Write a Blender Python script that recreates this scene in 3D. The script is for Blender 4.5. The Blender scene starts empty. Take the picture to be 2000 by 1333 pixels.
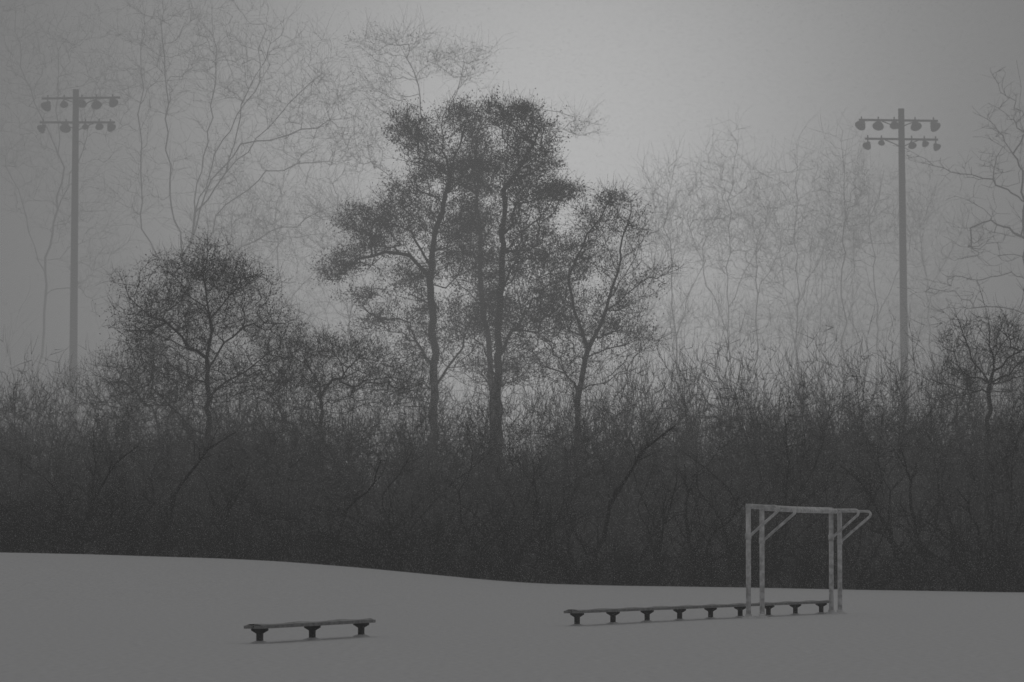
import bpy, math, random
import numpy as np
random.seed(7); rng=np.random.default_rng(7)
F=8570.0; H=1.31; HY=1082.0
sc=bpy.context.scene
def W(px,py,D): return np.array([(px-1000)/F*D, D, H+(HY-py)/F*D])

# ---------------- terrain ----------------
_px=np.array([-3000,-600,0,200,450,550,700,850,950,1050,1200,1500,1700,2000,2600,5000])
_py=np.array([1070,1074,1079,1083,1092,1097,1108,1123,1133,1140,1144,1148,1153,1157,1160,1160])
_tx=(_px-1000)/F*153; _tz=H+(HY-_py)/F*153
def sstep(t): t=np.clip(t,0,1); return t*t*(3-2*t)
def ground(x,y):
    x=np.asarray(x,float); y=np.asarray(y,float)
    z=(np.interp(x-.6,_tx,_tz)+np.interp(x+.6,_tx,_tz)+np.interp(x,_tx,_tz))/3
    z=z*sstep((y-100)/50)-2.2*sstep((y-154)/16)
    z=z+0.004*np.sin(x*.55+y*.21)+0.004*np.sin(x*.83-y*.15+1)
    return z

# ---------------- helpers ----------------
def link(o,parent=None):
    sc.collection.objects.link(o)
    if parent is not None: o.parent=parent
    return o
def empty(name):
    o=bpy.data.objects.new(name,None); o.empty_display_size=.3; return link(o)
def mesh_np(name,V,Fc,mat,smooth=False):
    V=np.asarray(V,np.float32); Fc=np.asarray(Fc,np.int32); n,k=Fc.shape
    me=bpy.data.meshes.new(name)
    me.vertices.add(len(V)); me.vertices.foreach_set('co',V.ravel())
    me.loops.add(n*k); me.loops.foreach_set('vertex_index',Fc.ravel())
    me.polygons.add(n); me.polygons.foreach_set('loop_start',np.arange(0,n*k,k,dtype=np.int32))
    try: me.polygons.foreach_set('loop_total',np.full(n,k,dtype=np.int32))
    except Exception: pass
    me.polygons.foreach_set('use_smooth',np.full(n,smooth))
    me.update(calc_edges=True); me.validate()
    me.materials.append(mat); return me
def tubes(segs,n=3):
    S=np.asarray(segs,float); P0=S[:,0:3];P1=S[:,3:6];R0=S[:,6];R1=S[:,7]
    A=P1-P0; L=np.linalg.norm(A,axis=1,keepdims=True)+1e-9; A=A/L
    ref=np.where(np.abs(A[:,2:3])<.9,[[0,0,1.]],[[1.,0,0]])
    U=np.cross(A,ref); U/=np.linalg.norm(U,axis=1,keepdims=True)+1e-9; Vv=np.cross(A,U)
    P1=P1+A*(R1*.4)[:,None]
    ang=np.arange(n)*2*np.pi/n
    ring=np.cos(ang)[None,:,None]*U[:,None,:]+np.sin(ang)[None,:,None]*Vv[:,None,:]
    V=np.concatenate([P0[:,None]+ring*R0[:,None,None],P1[:,None]+ring*R1[:,None,None]],axis=1)
    m=len(S); base=(np.arange(m)*2*n)[:,None]
    i=np.arange(n); j=(i+1)%n
    Fc=np.stack([base+i,base+j,base+n+j,base+n+i],axis=2).reshape(-1,4)
    return V.reshape(-1,3),Fc
def leaves_mesh(C,size):
    C=np.asarray(C); m=len(C)
    s=size*(.5+rng.random(m))
    a=rng.normal(size=(m,3))*[1,1,1.3]; a/=np.linalg.norm(a,axis=1,keepdims=True)
    b=np.cross(a,rng.normal(size=(m,3))); b/=np.linalg.norm(b,axis=1,keepdims=True)
    s=s[:,None]
    V=np.stack([C-a*s,C+b*s*.4,C+a*s,C-b*s*.4],axis=1).reshape(-1,3)
    return V,np.arange(4*m).reshape(-1,4)
def path_tube(name,pts,r,mat,parent=None,n=12,cap=True):
    pts=np.array(pts,float); m=len(pts); V=[];Fs=[]
    T=np.gradient(pts,axis=0); T/=np.linalg.norm(T,axis=1,keepdims=True)
    u=np.cross(T[0],[.13,.31,.94]); u/=np.linalg.norm(u)
    rr=np.full(m,r) if np.isscalar(r) else np.array(r)
    for i in range(m):
        u=u-T[i]*u.dot(T[i]); u/=np.linalg.norm(u); v=np.cross(T[i],u)
        for k in range(n):
            a=2*math.pi*k/n; V.append(tuple(pts[i]+rr[i]*(math.cos(a)*u+math.sin(a)*v)))
    for i in range(m-1):
        for k in range(n):
            j=(k+1)%n; Fs.append((i*n+k,i*n+j,(i+1)*n+j,(i+1)*n+k))
    if cap: Fs.append(tuple(range(n))[::-1]); Fs.append(tuple((m-1)*n+k for k in range(n)))
    me=bpy.data.meshes.new(name); me.from_pydata(V,[],Fs); me.materials.append(mat)
    for p in me.polygons: p.use_smooth=len(p.vertices)==4
    return link(bpy.data.objects.new(name,me),parent)
def poly_obj(name,V,Fs,mat,parent=None,bevel=0):
    me=bpy.data.meshes.new(name); me.from_pydata([tuple(v) for v in V],[],Fs); me.materials.append(mat)
    o=link(bpy.data.objects.new(name,me),parent)
    if bevel:
        b=o.modifiers.new('bev','BEVEL'); b.width=bevel; b.segments=2
    return o
def extr(name,profile,org,ax,up,dep,t,mat,parent,bevel=0):
    org=np.array(org,float); n=len(profile); V=[]
    for s in(-.5,.5):
        for a,b in profile: V.append(org+ax*a+up*b+dep*s*t)
    Fs=[tuple(range(n))[::-1],tuple(range(n,2*n))]
    for i in range(n):
        j=(i+1)%n; Fs.append((i,j,n+j,n+i))
    return poly_obj(name,V,Fs,mat,parent,bevel)

# ---------------- materials ----------------
def mat(name,c1,c2,scale=3,rough=.9,detail=6,bump=0,bscale=20,coords='Object',spec=.2,diffuse=False):
    m=bpy.data.materials.new(name); m.use_nodes=True; nt=m.node_tree; N=nt.nodes; Lk=nt.links
    b=N['Principled BSDF']
    if diffuse:
        out=N['Material Output']; N.remove(b); b=N.new('ShaderNodeBsdfDiffuse'); Lk.new(b.outputs[0],out.inputs['Surface']); col=b.inputs['Color']
    else:
        b.inputs['Roughness'].default_value=rough; b.inputs['Specular IOR Level'].default_value=spec; col=b.inputs['Base Color']
    tc=N.new('ShaderNodeTexCoord'); no=N.new('ShaderNodeTexNoise'); no.inputs['Scale'].default_value=scale
    no.inputs['Detail'].default_value=detail; Lk.new(tc.outputs[coords],no.inputs['Vector'])
    r=N.new('ShaderNodeValToRGB'); r.color_ramp.elements[0].position=.35; r.color_ramp.elements[1].position=.65
    r.color_ramp.elements[0].color=(c1,c1,c1*1.01,1); r.color_ramp.elements[1].color=(c2,c2,c2*1.01,1)
    Lk.new(no.outputs['Fac'],r.inputs['Fac']); Lk.new(r.outputs['Color'],col)
    if bump:
        n2=N.new('ShaderNodeTexNoise'); n2.inputs['Scale'].default_value=bscale; n2.inputs['Detail'].default_value=8
        Lk.new(tc.outputs[coords],n2.inputs['Vector'])
        bp=N.new('ShaderNodeBump'); bp.inputs['Strength'].default_value=1; bp.inputs['Distance'].default_value=bump
        Lk.new(n2.outputs['Fac'],bp.inputs['Height']); Lk.new(bp.outputs['Normal'],b.inputs['Normal'])
    return m
M_snow=mat('snow',.64,.78,9,.8,8,.03,11)
M_bark=mat('bark',.03,.06,6,detail=2,diffuse=True)
M_bark_thk=mat('thicket_bark',.035,.10,.9,detail=2,diffuse=True)
M_leaf=mat('withered_leaves',.03,.055,2,detail=1,diffuse=True)
M_hazed=mat('hazed_bark',.14,.2,4,detail=1,diffuse=True)  # pale bark for distant trees, fog haze put into the colour
M_wood=mat('weathered_plank',.22,.34,9)
M_leg=mat('bench_post',.07,.11,9)
M_rime=mat('snow_dusting',.30,.5,3,.8,6,.01,30)
M_paint=mat('chipped_white_paint',.50,.85,9,.6)
M_pole=mat('pole_timber',.10,.14,5)
M_lamp=mat('floodlight_housing',.10,.14,8,.5)
M_flake=mat('grain_flake',.8,.9,1,detail=0,diffuse=True)

# ---------------- ground ----------------
def axis(a,b,c,d,f,n):
    mid=np.arange(b,c+.01,f); lo=b-np.geomspace(f,b-a,n)[::-1]; hi=c+np.geomspace(f,d-c,n)
    return np.concatenate([lo,mid,hi])
xs=axis(-1500,-32,32,1500,.5,24); ys=axis(-400,20,175,2500,.5,24)
X,Y=np.meshgrid(xs,ys); Z=ground(X,Y)
nx,ny=len(xs),len(ys); idx=np.arange(nx*ny).reshape(ny,nx)
Fg=np.stack([idx[:-1,:-1],idx[:-1,1:],idx[1:,1:],idx[1:,:-1]],axis=2).reshape(-1,4)
link(bpy.data.objects.new('snow_field',mesh_np('snow_field',np.stack([X,Y,Z],2).reshape(-1,3),Fg,M_snow,True)))

# ---------------- benches ----------------
def bench(p0,p1,nlegs,topz,over):
    root=empty('bench'); p0=np.array([*p0,0.]);p1=np.array([*p1,0.])
    d=(p1-p0); Lh=np.linalg.norm(d); d/=Lh; s=np.array([d[1],-d[0],0.]); up=np.array([0,0,1.])
    z0=float(ground(*p0[:2])); z1=float(ground(*p1[:2])); 
    dd=(p1+[0,0,z1])-(p0+[0,0,z0]); dn=dd/np.linalg.norm(dd)
    mid=(p0+p1)/2+up*((z0+z1)/2)
    for k,o in enumerate((-.077,.077)):
        extr('seat_board_%d'%(k+1),[(-.07,-.045),(.07,-.045),(.07,0),(-.07,0)],mid+s*o+up*topz,s,up,dn,Lh+2*over,M_wood,root,.006)
    n=int(Lh*5); V=[];Fs=[]
    for i in range(n+1):
        t=(i/n-.5)*(Lh+2*over-.04)
        for j,o in enumerate((-.125,-.07,0,.07,.125)):
            h=.003+(0 if j in(0,4) else .010+.010*math.sin(i*.7+j)+.006*random.random())
            V.append(mid+dn*t+s*(o+.012*math.sin(i*.9+j))+up*(topz+h))
    for i in range(n):
        for j in range(4): Fs.append((i*5+j,i*5+j+1,i*5+j+6,i*5+j+5))
    poly_obj('snow_cover',V,Fs,M_rime,root)
    for i in range(nlegs):
        p=p0+(p1-p0)*i/(nlegs-1); g=float(ground(*p[:2])); zt=mid[2]+topz-.045+((z1-z0)*(i/(nlegs-1)-.5))
        hgt=zt-g+.3
        prof=[(-.04,0),(.04,0),(.04,hgt-.075),(.12,hgt-.03),(.12,hgt-.002),(-.12,hgt-.002),(-.12,hgt-.03),(-.04,hgt-.075)]
        q=p.copy(); q[2]=g-.3
        extr('post_%d'%(i+1),prof,q,s,up,d,.10,M_leg,root,.005)
        path_tube('snow_drift_%d'%(i+1),[p+up*(g-.1),p+up*(g+.015),p+up*(g+.04)],[.25,.13,.05],M_snow,root)
    return root
bench((-3.70,64.5),(-2.377,69.3),3,.265,.30)
bench((1.188,80.2),(6.81,96.8),9,.28,.35)

# ---------------- goals ----------------
def goal(a,b,top,arm,drop):
    root=empty('soccer_goal'); a=np.array([*a,0.]);b=np.array([*b,0.])
    d=b-a; d/=np.linalg.norm(d); s=np.array([d[1],-d[0],0.]); up=np.array([0,0,1.]); r=.052
    for k,p in enumerate((a,b)):
        g=float(ground(*p[:2]))
        path_tube('upright_%d'%(k+1),[p+up*(g-.3),p+up*(g+1),p+up*(top-.0)],r,M_paint,root)
        q=p+up*(top-.05); pts=[q,q+s*.3,q+s*(arm-.12)]
        c=q+s*(arm-.12)-up*.07
        for t in (60,30,0,-30,-50):
            t=math.radians(t); pts.append(c+s*.075*math.cos(t)+up*.07*math.sin(t))
        pts.append(p+up*(top-drop)+s*.02)
        path_tube('top_stay_%d'%(k+1),pts,.03,M_paint,root,8)
        path_tube('stay_collar_%d'%(k+1),[p+up*(top-drop-.06),p+up*(top-drop+.06)],r+.012,M_paint,root)
        path_tube('ground_sleeve_%d'%(k+1),[p+up*(g-.1),p+up*(g+.09)],r+.02,M_paint,root)
        path_tube('snow_heap_%d'%(k+1),[p+up*(g-.1),p+up*(g+.03),p+up*(g+.06)],[.26,.14,.04],M_snow,root)
    path_tube('crossbar',[a+up*(top-.05)-d*.05,(a+b)/2+up*(top-.065),b+up*(top-.05)+d*.05],r,M_paint,root)
goal((5.11,89.8),(7.23,96.9),2.30,.74,.72)
goal((4.80,89.2),(7.02,96.6),2.33,.66,.66)

# ---------------- floodlight poles ----------------
def lathe(name,prof,org,axis_,mat_,parent,n=14):
    axis_=np.array(axis_,float); axis_/=np.linalg.norm(axis_)
    u=np.cross(axis_,[0,.02,1.]); u/=np.linalg.norm(u); v=np.cross(axis_,u); V=[];Fs=[]
    for a,r in prof:
        for k in range(n):
            t=2*math.pi*k/n; V.append(org+axis_*a+r*(math.cos(t)*u+math.sin(t)*v))
    for i in range(len(prof)-1):
        for k in range(n):
            j=(k+1)%n; Fs.append((i*n+k,i*n+j,(i+1)*n+j,(i+1)*n+k))
    Fs.append(tuple(range(n))[::-1])
    o=poly_obj(name,V,Fs,mat_,parent)
    for p in o.data.polygons:p.use_smooth=True
    return o
def flood(D,pxb,pxt,pyt,arms):
    root=empty('floodlight_pole')
    top=W(pxt,pyt,D); bx=W(pxb,1100,D)[0]; g=float(ground(bx,D))
    base=np.array([bx,D,g-.3])
    pts=[base+(top-base)*t for t in np.linspace(0,1,9)]
    path_tube('pole',pts,np.linspace(.24,.15,9),M_pole,root,16)
    up=np.array([0,0,1.]); c=0
    for (x0,x1,y0,y1,lamps) in arms:
        a=W(x0,y0,D-.2);b=W(x1,y1,D-.2); ax=(b-a)/np.linalg.norm(b-a)
        extr('crossarm_%d'%(c+1),[(-.05,-.05),(.05,-.05),(.05,.05),(-.05,.05)],(a+b)/2,np.array([0,1.,0]),up,ax,np.linalg.norm(b-a),M_pole,root)
        m=(a+b)/2
        for sgn in (-1,1):
            path_tube('brace_%d'%(c*2+(sgn>0)),[m+up*(-.4)+[0,.05,0],m+ax*sgn*.4+up*(-.2),m+ax*sgn*.8+up*(-.05)],.025,M_pole,root,6)
        for i,(lx,dy,sz,tx) in enumerate(lamps):
            t=(lx-x0)/(x1-x0); p=a+(b-a)*t
            q=p+np.array([0,-.16,-(dy+3)*D/F])
            path_tube('yoke_%d_%d'%(c+1,i+1),[p+up*.16,(p+q)/2+[0,-.02,0],q],.035,M_lamp,root,6)
            k=sz*.86
            lathe('floodlight_%d_%d'%(c+1,i+1),[(-.24*k,.05*k),(-.22*k,.10*k),(-.10*k,.13*k),(-.04*k,.2*k),(.08*k,.27*k),(.20*k,.31*k),(.21*k,.33*k),(.19*k,.28*k),(.10*k,.05*k)],q,[tx,-.75,-.85],M_lamp,root)
        c+=1
flood(215,140,145,172,[(78,232,190,188,[(90,10,1,-.5),(122,7,.75,.2),(157,5,.9,0),(185,8,.95,.3),(217,5,.9,.6)]),
                       (74,222,237,237,[(81,8,.85,-.8),(126,5,1,-.1),(164,4,.6,.2),(191,3,.75,.3),(213,5,.85,.7)])])
flood(213,1771,1763,210,[(1680,1835,232,234,[(1685,5,1,-.6),(1718,5,1,-.2),(1749,4,.85,0),(1790,5,1,.2),(1826,6,1,.6)]),
                       (1692,1835,269,271,[(1697,9,.8,-.6),(1724,3,.6,-.2),(1783,7,.75,.2),(1808,4,.65,.4),(1830,10,.75,.6)])])

# ---------------- tree growth by attractors ----------------
def nrm(v): return v/(np.linalg.norm(v)+1e-9)
def grow_tree(name,D,limbs,blobs,mt,leafmat=None,leaf_n=0,leaf_size=.07,leaf_spread=.28,depth=.8,spurs=3,spur_len=.6,tip=.008,expo=2.35,jit=.05,rmin=0,step=.4,bare=0.,lowcut=True,mul=1.):
    P=[];par=[]
    def add(p,pa): P.append(np.array(p,float)); par.append(pa); return len(P)-1
    for li,lm in enumerate(limbs):
        pts=[W(q[0],q[1],D) for q in lm]
        if li==0:
            pts[0][2]=float(ground(pts[0][0],pts[0][1]))-.2
            last=add(pts[0],-1)
        else:
            A=np.array(P); last=int(np.argmin(np.linalg.norm((A-pts[0])*[1,.3,1],axis=1)))
            pts[0]=P[last].copy()
        drift=rng.normal()*depth*2.0
        tot=sum(np.linalg.norm(pts[i+1]-pts[i]) for i in range(len(pts)-1)); run=0
        for i in range(len(pts)-1):
            L=np.linalg.norm(pts[i+1]-pts[i]); n=max(1,int(L/step))
            for k in range(1,n+1):
                t=k/n; rr=(run+L*t)/tot
                p=pts[i]*(1-t)+pts[i+1]*t
                p=p+np.array([0,drift*rr,0])+rng.normal(size=3)*jit
                last=add(p,last)
            run+=L
    att=[]
    for (cx,cy,rx,ry,n) in blobs:
        c=W(cx,cy,D); rx_=rx/F*D; ry_=ry/F*D
        for _ in range(int(n*mul)):
            v=nrm(rng.normal(size=3))*rng.random()**(1/2.2)*(1.05+.14*rng.normal())
            att.append(c+v*np.array([rx_,max(rx_*depth,1.2*depth),ry_]))
    att=np.array(att)
    A=np.array(P); dmin=np.array([np.min(np.linalg.norm(A-a,axis=1)) for a in att])
    order=np.argsort(dmin+rng.random(len(att))*.8)
    cap=len(P)+len(att)*30; arr=np.zeros((cap,3)); arr[:len(P)]=A; n=len(P)
    par=par+[0]*(cap-len(P)); tips=[]
    for k in order:
        a=att[k]; dv=a-arr[:n]; dist=np.linalg.norm(dv,axis=1)
        cost=dist+np.maximum(0,-dv[:,2]+.1)*1.0+np.maximum(0,.25*dist-dv[:,2])*.5
        cost[arr[:n,2]<2.0]+=50
        j=int(np.argmin(cost)); p=arr[j].copy(); pj=par[j]
        d0=nrm(p-arr[pj]) if pj>=0 else np.array([0,0,1.])
        m=max(1,min(24,int(dist[j]/.3))); c1=p+d0*dist[j]*.3
        last=j
        for s in range(1,m+1):
            t=s/m; q=(1-t)**2*p+2*t*(1-t)*c1+t*t*a+(rng.normal(size=3)*jit*.9 if s<m else 0)
            arr[n]=q; par[n]=last; last=n; n+=1
        tips.append(last)
    arr=arr[:n]; par=np.array(par[:n])
    rad=np.zeros(n); kids=np.bincount(par[par>=0],minlength=n)
    rad[kids==0]=tip**expo
    for i in range(n-1,-1,-1):
        if par[i]>=0: rad[par[i]]+=rad[i]
    rad=np.maximum(rad**(1/expo),rmin)
    ch=np.where(par>=0)[0]
    segs=np.concatenate([arr[par[ch]],arr[ch],np.minimum(rad[par[ch]],rad[ch]*1.35)[:,None],rad[ch][:,None]],axis=1)
    thick=segs[:,7]>.045
    V1,F1=tubes(segs[thick],8) if thick.any() else (np.zeros((0,3)),np.zeros((0,4),int))
    V2,F2=tubes(segs[~thick],3)
    sp=[]
    thin=np.where((rad<.04)&(par>=0))[0]
    for i in thin:
        for _ in range(rng.poisson(spurs)):
            d=nrm(nrm(arr[i]-arr[par[i]])*.7+rng.normal(size=3)*.55+np.array([0,0,.3])); L=spur_len*(.4+rng.random())
            a=arr[i]; b=a+d*L*.5; c=b+nrm(d+rng.normal(size=3)*.35)*L*.5
            sp.append([*a,*b,tip*.8,tip*.65]); sp.append([*b,*c,tip*.65,tip*.4])
    V=[V1,V2];Fs=[F1,F2+len(V1)]
    if sp:
        V3,F3=tubes(sp,3); V.append(V3); Fs.append(F3+len(V1)+len(V2))
    root=empty(name)
    link(bpy.data.objects.new('trunk_and_branches',mesh_np(name+'_wood',np.concatenate(V),np.concatenate(Fs),mt)),root)
    if leaf_n:
        T=arr[tips]; w=rng.random(len(T))**1.8*2.6
        w[rng.random(len(T))<bare]=0
        if lowcut: w=w*np.clip((T[:,2]-7)/4,.22,1)
        C=[]
        for t,ww in zip(T,w):
            k=int(leaf_n*ww)+1; e=rng.normal(size=3)*[1,1,.55]; e=nrm(e)
            C.append(t+rng.normal(size=(k,3))*leaf_spread*np.array([.6,.6,.45])+rng.normal(size=(k,1))*e*leaf_spread*1.2)
        VL,FL=leaves_mesh(np.concatenate(C),leaf_size)
        link(bpy.data.objects.new('leaf_clumps',mesh_np(name+'_leaves',VL,FL,leafmat or M_leaf)),root)
    return root

A1=dict(leaf_size=.044,leaf_spread=.25,spurs=1.9,spur_len=.7,bare=.22,expo=2.2)
grow_tree('alder_tree',179,
 [[(845,1100),(846,800),(848,690),(842,600),(838,520),(855,440),(878,350),(905,260),(915,215)],
  [(838,530),(800,495),(750,485),(700,500),(660,525)],
  [(845,520),(800,450),(740,420),(690,415)],
  [(855,440),(850,380),(810,300),(790,240)],
  [(845,600),(790,570),(740,560),(700,585)],
  [(878,350),(865,290),(860,230)],[(846,720),(800,650),(790,600)],[(846,760),(900,680),(920,620)]],
 [(700,428,46,30,75),(765,430,64,38,120),(680,512,42,28,70),(735,475,54,28,65),(790,240,34,38,75),(830,275,50,42,95),(895,225,42,32,80),
  (850,330,74,44,120),(795,380,60,42,90),(860,430,70,48,140),(715,578,44,16,34),(800,545,60,44,90),(900,330,45,60,90),(880,500,60,60,110),(830,640,64,70,150),(790,740,90,60,120),(900,640,50,80,120),(740,620,50,40,50),(645,535,26,14,22)],
 M_bark,M_leaf,42,**A1)
grow_tree('alder_tree',182,
 [[(958,1100),(960,780),(955,690),(942,600),(938,500),(934,400),(930,320),(940,260)],
  [(942,600),(900,560),(880,520)],[(938,480),(970,420),(990,380)],[(955,690),(1000,640),(1020,600)]],
 [(935,330,45,60,170),(930,420,45,60,120),(940,520,38,70,130),(960,620,50,60,120),(930,250,34,40,60),(905,460,40,40,50),(960,720,80,50,90)],
 M_bark,M_leaf,48,tip=.0088,**A1)
grow_tree('alder_tree',177,
 [[(975,1100),(974,780),(974,640),(980,500),(984,400),(988,310),(1000,225)],
  [(984,380),(1020,320),(1050,260)],[(980,500),(1020,450),(1070,425),(1110,420)],[(978,560),(1020,480),(1060,400),(1105,370)],[(974,700),(1030,600),(1060,520)],[(974,740),(930,660),(905,600)]],
 [(980,218,48,26,80),(1025,215,34,22,70),(1050,258,44,34,75),(1060,315,44,38,80),(1000,300,60,60,135),(1095,372,42,20,90),(1050,385,48,36,80),
  (1010,370,56,44,90),(1020,440,68,44,120),(1000,520,65,60,140),(1060,500,54,60,120),(985,620,70,60,140),(1080,590,60,60,140),(1000,710,100,50,130),(1120,500,40,50,50)],
 M_bark,M_leaf,40,**A1)
A2=dict(A1); A2.update(spurs=2.2,bare=.3,expo=2.35)
grow_tree('alder_tree',175,
 [[(1125,1100),(1130,770),(1150,680),(1185,610),(1205,530),(1222,440),(1250,370)],
  [(1185,610),(1240,560),(1280,530),(1325,522)],[(1150,680),(1120,600),(1110,540),(1150,460),(1195,385)],
  [(1205,530),(1180,450),(1150,400)],[(1195,590),(1240,500),(1262,450)],[(1130,760),(1080,680),(1050,600)]],
 [(1195,388,36,14,70),(1170,425,54,36,90),(1235,440,40,50,60),(1150,500,60,55,120),(1250,540,50,35,45),(1080,600,60,60,130),(1200,600,60,45,140),(1060,660,70,45,110),(1150,640,70,40,120),(1300,525,22,12,9),(1230,660,80,40,90),(1120,710,100,40,110)],
 M_bark,M_leaf,20,**A2)
# left rounded trees
A3=dict(leaf_size=.035,leaf_spread=.26,spurs=2.6,spur_len=.6,tip=.0068,bare=.2,expo=2.6,jit=.08,lowcut=False)
grow_tree('hawthorn_tree',165,
 [[(408,1100),(408,800),(405,700),(410,620),(400,540),(405,480)],[(405,700),(340,640),(270,600),(235,540)],[(408,720),(470,640),(520,610),(560,600)],
  [(410,620),(350,560),(325,505)],[(410,620),(460,560),(480,510)],[(408,760),(320,710),(250,650)],[(408,780),(480,720),(550,680)],[(408,860),(330,790),(270,740)]],
 [(400,525,85,42,240),(330,585,75,50,190),(470,560,75,50,210),(285,640,65,60,200),(400,630,130,70,360),(530,640,60,50,140),(320,730,120,70,260),(480,730,110,60,250),(400,470,45,24,18),(250,560,40,40,24),(320,510,34,34,20)],
 M_bark,M_leaf,14,**A3)
grow_tree('hawthorn_tree',167,
 [[(625,1100),(625,850),(622,750),(628,700),(620,650)],[(622,750),(580,700),(550,660)],[(625,780),(680,720),(720,690)],[(625,900),(540,800),(500,740)]],
 [(590,680,90,40,240),(680,690,90,40,240),(630,750,150,55,300),(770,740,80,50,150),(520,780,70,60,80)],M_bark,M_leaf,8,**A3)
A4=dict(A3); A4.update(bare=1.)
grow_tree('hawthorn_tree',169,
 [[(300,1100),(300,850),(296,760),(280,690),(270,640)],[(298,800),(230,740),(200,700)],[(300,800),(350,730),(370,680)]],
 [(280,700,80,50,180),(210,750,70,45,110),(340,760,90,60,160)],M_bark,M_leaf,4,**A4)
# right-hand scrub trees
grow_tree('bare_tree',164,
 [[(1925,1120),(1930,800),(1940,700),(1930,620),(1915,560)],[(1940,700),(1975,640),(1990,575)],[(1935,740),(1890,680),(1860,600)],[(1940,720),(2010,680),(2060,620)]],
 [(1920,660,70,60,120),(1975,660,55,60,130),(1860,660,35,60,40),(1990,710,70,50,130),(1890,740,80,50,120)],M_bark,None,0,spurs=2.4,tip=.0075)
grow_tree('bare_tree',204,
 [[(2012,1100),(2005,760),(1998,560),(1990,380),(1985,250),(1978,130)],[(1992,400),(1940,352),(1860,335),(1745,285)],[(1990,330),(1945,245),(1900,212)],
  [(1998,480),(1940,430),(1880,445)],[(1988,300),(2030,220),(2060,150)],[(1996,450),(2050,380),(2100,330)]],
 [(1960,230,60,90,60),(1920,330,90,50,40),(1950,450,80,70,60),(2060,260,80,110,60),(1800,300,50,20,8),(1900,480,60,70,30),(1860,560,90,60,50)],M_bark,None,0,spurs=1.1,tip=.0095)

# distant big bare trees
fan=dict(leafmat=None,leaf_n=0,spurs=1.6,spur_len=1.4,tip=.0075,expo=2.6,step=.7,jit=.09)
grow_tree('bare_tree',228,
 [[(365,1100),(370,800),(368,600),(362,500),(385,420),(440,340),(520,250),(625,140)],[(368,480),(410,350),(470,280),(590,255),(700,225)],[(365,520),(330,380),(322,200),(315,20),(310,-60)],
  [(375,430),(400,280),(418,120),(400,-50)],[(362,560),(275,450),(270,250),(272,0)],[(440,340),(470,200),(560,40)],[(368,620),(470,480),(600,430),(725,368)],[(365,540),(420,420),(520,330),(640,310)],[(385,420),(420,300),(500,150),(520,20)]],
 [(560,160,140,130,260),(430,100,130,150,220),(300,100,110,170,200),(620,280,100,80,130),(430,330,90,80,110),(640,420,80,50,55),(270,350,70,90,80),(450,450,120,60,100)],M_hazed,**fan)
grow_tree('bare_tree',238,
 [[(60,1100),(70,800),(85,500),(110,350),(105,150),(90,-20)],[(85,520),(20,330),(-30,180)],[(100,400),(180,250),(230,80)],[(95,300),(40,150),(20,0)]],
 [(60,100,110,170,190),(180,170,80,150,140),(20,300,90,120,110),(150,400,80,90,110),(200,520,90,80,100)],M_hazed,**fan)
fan2=dict(fan); fan2.update(leaf_n=6,leafmat=M_hazed,leaf_size=.05,expo=2.9)
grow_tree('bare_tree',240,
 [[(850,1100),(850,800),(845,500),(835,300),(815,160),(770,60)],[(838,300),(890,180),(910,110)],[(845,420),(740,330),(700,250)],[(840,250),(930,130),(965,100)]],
 [(760,80,70,40,80),(850,110,60,50,70),(920,120,60,45,65),(720,280,60,60,80),(1130,245,40,24,44),(740,200,60,60,60),(700,150,90,90,60)],M_hazed,**fan2)
fan3=dict(fan); fan3.update(tip=.0066,expo=3.1,spur_len=1.6)
for px,hh in ((560,300),(680,330),(470,380),(1260,400),(1330,300),(1420,260),(1480,360),(1555,300),(1640,250),(1720,330),(1830,420)):
    k=.5+.3*rng.random() if px>1000 else 1
    a,b,c_,d_=rng.normal(size=4)*22; l1=480+rng.integers(-90,60); l2=470+rng.integers(-90,90)
    limbs=[[(px,1100),(px+a*.2,800),(px+a*.5,600),(px+a,420),(px+a+b*.6,hh)],[(px+a*.5,600+rng.integers(-60,60)),(px+80*k+b,l1),(px+110*k+c_,hh+80+abs(d_)*2)],[(px+a*.5,600+rng.integers(-60,60)),(px-60*k+d_,l2),(px-90*k+c_,hh+40+abs(b)*3)]]
    if rng.random()<.5: limbs.pop()
    grow_tree('bare_tree',234+rng.random()*18,limbs,
     [(px+a,hh+100,110*k,110,130),(px+80*k,l1+10,90*k,90,80),(px-60*k,l2+20,90*k,90,80),(px,630,110*k,60,80)],M_hazed,**fan3)

# ---------------- shrubs, recursive ----------------
def shrub_segs(h,stems,spread,side,tw,r0,lean=.35,upw=.3,sl=1.0,wob=.14,twr=.0065):
    out=[]
    def walk(p,d,L,r,lev,n):
        st=L/n
        for i in range(n):
            d=nrm(d+rng.normal(size=3)*(wob if lev==0 else .2)+np.array([0,0,upw*.12]))
            q=p+d*st; ra=r*(1-i/n*.75); rb=r*(1-(i+1)/n*.75)
            out.append([*p,*q,ra,rb]); p=q
            f=(i+1)/n
            if lev==0 and f>.12:
                for _ in range(rng.poisson(side)):
                    dd=nrm(d*.8+rng.normal(size=3)*.55*sl+np.array([0,0,.15])); walk(p,dd,h*(.12+.22*rng.random())*(1.25-f*.7)*sl,max(rb*.55,.007),1,4)
            elif lev==1:
                for _ in range(rng.poisson(tw)):
                    dd=nrm(d*.8+rng.normal(size=3)*.6*sl+np.array([0,0,.2])); walk(p,dd,.35+.6*rng.random(),twr,2,2)
    for s in range(stems):
        a=rng.random()*2*math.pi; rr=spread*math.sqrt(rng.random())
        p=np.array([math.cos(a)*rr,math.sin(a)*rr*.7,-.3]); d=nrm(np.array([math.cos(a)*lean*rng.random()*1.6,math.sin(a)*lean*rng.random(),1]))
        walk(p,d,h*(.65+.4*rng.random()),r0*(.5+1.0*rng.random()**2),0,12)
    return out
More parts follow.
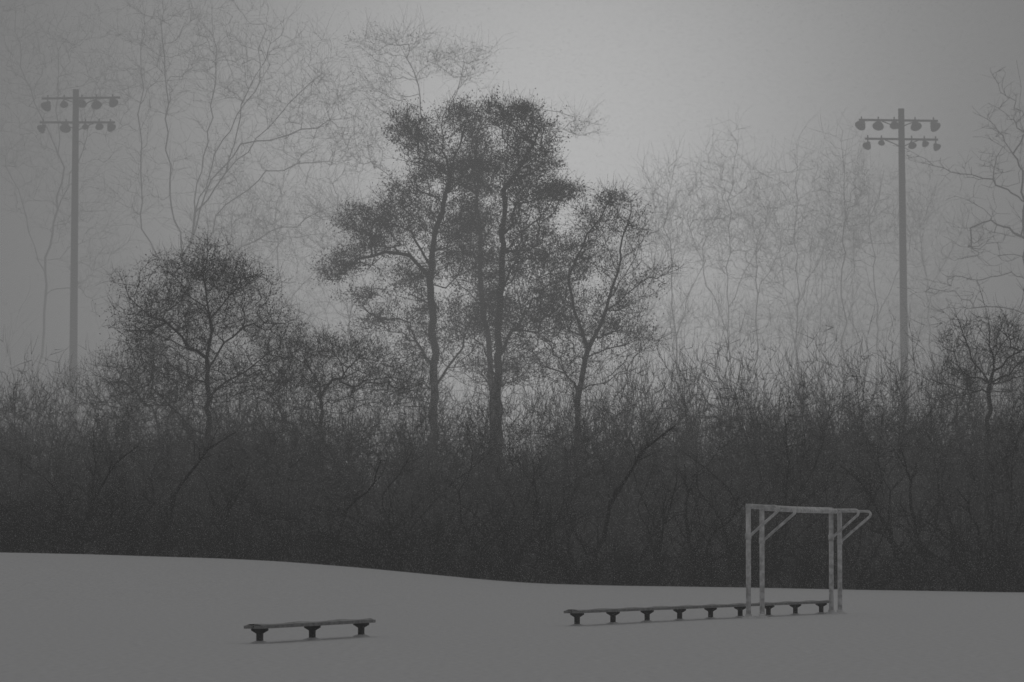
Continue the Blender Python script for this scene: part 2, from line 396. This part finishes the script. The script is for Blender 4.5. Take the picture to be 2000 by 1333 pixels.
def shrub_mesh(name,m,**k):
    V,Fc=tubes(shrub_segs(**k),3); return mesh_np(name,V,Fc,m)
shr=[shrub_mesh('shrub_mesh_%d'%i,M_bark_thk,h=7.4,stems=13,spread=1.25,side=1.6,tw=1.7,r0=.028,twr=.0075,sl=1.1,upw=.15,wob=.17) for i in range(8)]
frt=[shrub_mesh('sapling_mesh_%d'%i,M_bark,h=7.0,stems=3,spread=.9,side=1.3,tw=.6,r0=.075,lean=.8,wob=.2,twr=.009) for i in range(8)]
low=[shrub_mesh('undergrowth_mesh_%d'%i,M_bark,h=2.2,stems=26,spread=1.3,side=.9,tw=.6,r0=.016,lean=.6) for i in range(3)]
prof_x=[-3000,-300,0,100,200,300,560,640,760,860,920,1010,1080,1180,1300,1450,1560,1700,1790,1880,2000,2400,4500]
prof_y=[700,700,725,700,695,700,680,668,690,705,755,735,690,668,660,653,660,666,640,650,660,660,660]
thk=empty('winter_thicket'); c=0
def lf(px,s): return 18*math.sin(px*.013+s)+12*math.sin(px*.031+2*s)+9*math.sin(px*.083+s*3)
for row,(y,kind) in enumerate(((156.6,0),(158.6,0),(163.6,1),(165.8,1),(168,1),(170.5,1))):
    x=-38+row*.4
    while x<38:
        D=y+rng.normal()*.5; xx=x+rng.normal()*.4
        px=1000+xx/D*F; py=np.interp(px,prof_x,prof_y)+abs(rng.normal())*17-6+lf(px,row)*.8
        if kind==0: py+=260*rng.random()
        elif row==2: py+=160*rng.random()
        elif row==3: py+=60*rng.random()
        g=float(ground(xx,D)); top=H+(HY-py)/F*D; s=(top-g)/7.3
        use=shr if kind else frt
        o=bpy.data.objects.new('shrub_%d'%c,use[int(rng.integers(len(use)))]); c+=1
        o.location=(xx,D,g); o.rotation_euler=(0,0,rng.random()*6.28); w=.9+.35*rng.random(); o.scale=(w,w,s)
        link(o,thk); x+=(1.12 if kind else 1.35)+.4*rng.random()
x=-38
while x<38:
    D=155.2+rng.random()*1.8; o=bpy.data.objects.new('undergrowth_%d'%c,low[c%3]); c+=1
    o.location=(x,D,float(ground(x,D))-.05); o.rotation_euler=(0,0,rng.random()*6.28); q=.5+.8*rng.random(); o.scale=(1,1,q); link(o,thk); x+=1.0+.5*rng.random()

pop=[shrub_mesh('poplar_mesh_%d'%i,M_hazed,h=20,stems=3,spread=.9,side=2.2,tw=1.4,r0=.03,lean=.05,upw=1.0,sl=.7,wob=.06,twr=.007) for i in range(4)]
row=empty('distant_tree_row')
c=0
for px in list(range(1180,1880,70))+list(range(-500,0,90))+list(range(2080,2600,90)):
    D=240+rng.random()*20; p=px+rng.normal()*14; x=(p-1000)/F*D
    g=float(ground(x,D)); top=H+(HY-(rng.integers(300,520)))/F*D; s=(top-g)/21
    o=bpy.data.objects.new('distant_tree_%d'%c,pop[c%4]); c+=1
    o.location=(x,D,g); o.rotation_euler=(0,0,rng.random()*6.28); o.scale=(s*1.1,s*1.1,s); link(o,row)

# ---------------- snowflakes added to imitate film grain ----------------
m=620000
y=55+65*rng.random(m)**.8; x=(rng.random(m)*2-1)*(.122*y+1.0); z=-.1+rng.random(m)*(1.6+.130*y)
C=np.stack([x,y,z],1); C=C[C[:,2]>ground(x,y)+.01]; m=len(C)
a=rng.normal(size=(m,3)); a/=np.linalg.norm(a,axis=1,keepdims=True)
b=np.cross(a,rng.normal(size=(m,3))); b/=np.linalg.norm(b,axis=1,keepdims=True)
s=((.0028+.0018*rng.random(m))*C[:,1]/70)[:,None]
V=np.stack([C+a*s,C-a*s*.5+b*s*.87,C-a*s*.5-b*s*.87],1).reshape(-1,3)
link(bpy.data.objects.new('falling_snow',mesh_np('falling_snow',V,np.arange(3*m).reshape(-1,3),M_flake)))

# ---------------- fog ----------------
def fog(name,y0,y1,sig,Lf,hw=420,zt=90):
    V=[(-hw,y0,-6),(hw,y0,-6),(hw,y1,-6),(-hw,y1,-6),(-hw,y0,zt),(hw,y0,zt),(hw,y1,zt),(-hw,y1,zt)]
    Fs=[(3,2,1,0),(4,5,6,7),(0,1,5,4),(1,2,6,5),(2,3,7,6),(3,0,4,7)]
    mm=bpy.data.materials.new(name); mm.use_nodes=True; nt=mm.node_tree; nt.nodes.clear()
    o=nt.nodes.new('ShaderNodeOutputMaterial'); ab=nt.nodes.new('ShaderNodeVolumeAbsorption'); em=nt.nodes.new('ShaderNodeEmission'); ad=nt.nodes.new('ShaderNodeAddShader')
    ab.inputs['Color'].default_value=(0,0,0,1); ab.inputs['Density'].default_value=sig
    em.inputs['Color'].default_value=(1,1,1,1); em.inputs['Strength'].default_value=sig*Lf
    nt.links.new(ab.outputs[0],ad.inputs[0]); nt.links.new(em.outputs[0],ad.inputs[1]); nt.links.new(ad.outputs[0],o.inputs['Volume'])
    return poly_obj(name,V,Fs,mm)
fog('haze',-40,159.4,.0008,.2)
fog('fog_bank',159.5,246,.0185,.200)

# ---------------- world ----------------
w=bpy.data.worlds.new('World'); sc.world=w; w.use_nodes=True; nt=w.node_tree; N=nt.nodes; Lk=nt.links
bg=N['Background']; tc=N.new('ShaderNodeTexCoord')
sky=N.new('ShaderNodeTexSky'); sky.sky_type='NISHITA'; sky.sun_disc=False; sky.sun_elevation=math.radians(20); sky.sun_rotation=math.radians(8); sky.dust_density=6
bw=N.new('ShaderNodeRGBToBW'); Lk.new(sky.outputs[0],bw.inputs[0])
def mth(op,a,b=None,c=None):
    n=N.new('ShaderNodeMath'); n.operation=op
    for i,v in enumerate((a,b,c)):
        if v is None: continue
        if isinstance(v,(int,float)): n.inputs[i].default_value=v
        else: Lk.new(v,n.inputs[i])
    return n.outputs[0]
nv=N.new('ShaderNodeVectorMath'); nv.operation='NORMALIZE'; Lk.new(tc.outputs['Generated'],nv.inputs[0])
gd=np.array([60/F,1,(HY-270)/F]); gd/=np.linalg.norm(gd)
df=N.new('ShaderNodeVectorMath'); df.operation='SUBTRACT'; Lk.new(nv.outputs[0],df.inputs[0]); df.inputs[1].default_value=tuple(gd)
ln=N.new('ShaderNodeVectorMath'); ln.operation='LENGTH'; Lk.new(df.outputs[0],ln.inputs[0])
q=mth('DIVIDE',ln.outputs['Value'],.076); q2=mth('MULTIPLY',q,q); glow=mth('MULTIPLY',mth('EXPONENT',mth('MULTIPLY',q2,-1)),1.5)
sx=N.new('ShaderNodeSeparateXYZ'); Lk.new(nv.outputs[0],sx.inputs[0])
zz=mth('MAXIMUM',sx.outputs['Z'],0); dome=mth('MULTIPLY_ADD',zz,.22,.03)
haze=mth('MINIMUM',mth('MULTIPLY',bw.outputs[0],.004),.06)
tot=mth('ADD',mth('ADD',glow,dome),haze)
Lk.new(tot,bg.inputs['Color']); bg.inputs['Strength'].default_value=1.0

sl=bpy.data.lights.new('sun','SUN'); sl.energy=.12; sl.angle=math.radians(30); sl.color=(1,.985,.97)
so=link(bpy.data.objects.new('sun',sl)); so.rotation_euler=(math.radians(-70),0,math.radians(-8))

cam=bpy.data.cameras.new('camera'); co=link(bpy.data.objects.new('camera',cam))
cam.sensor_width=36; cam.lens=36*F/2000; cam.clip_end=4000; cam.clip_start=.5
cam.dof.use_dof=True; cam.dof.focus_distance=92; cam.dof.aperture_fstop=4.5
co.location=(0,0,H); co.rotation_euler=(math.pi/2+math.atan(416/F),0,0)
sc.camera=co
sc.view_settings.view_transform='Standard'; sc.view_settings.look='None'; sc.view_settings.exposure=0
print('objs',len(bpy.data.objects))
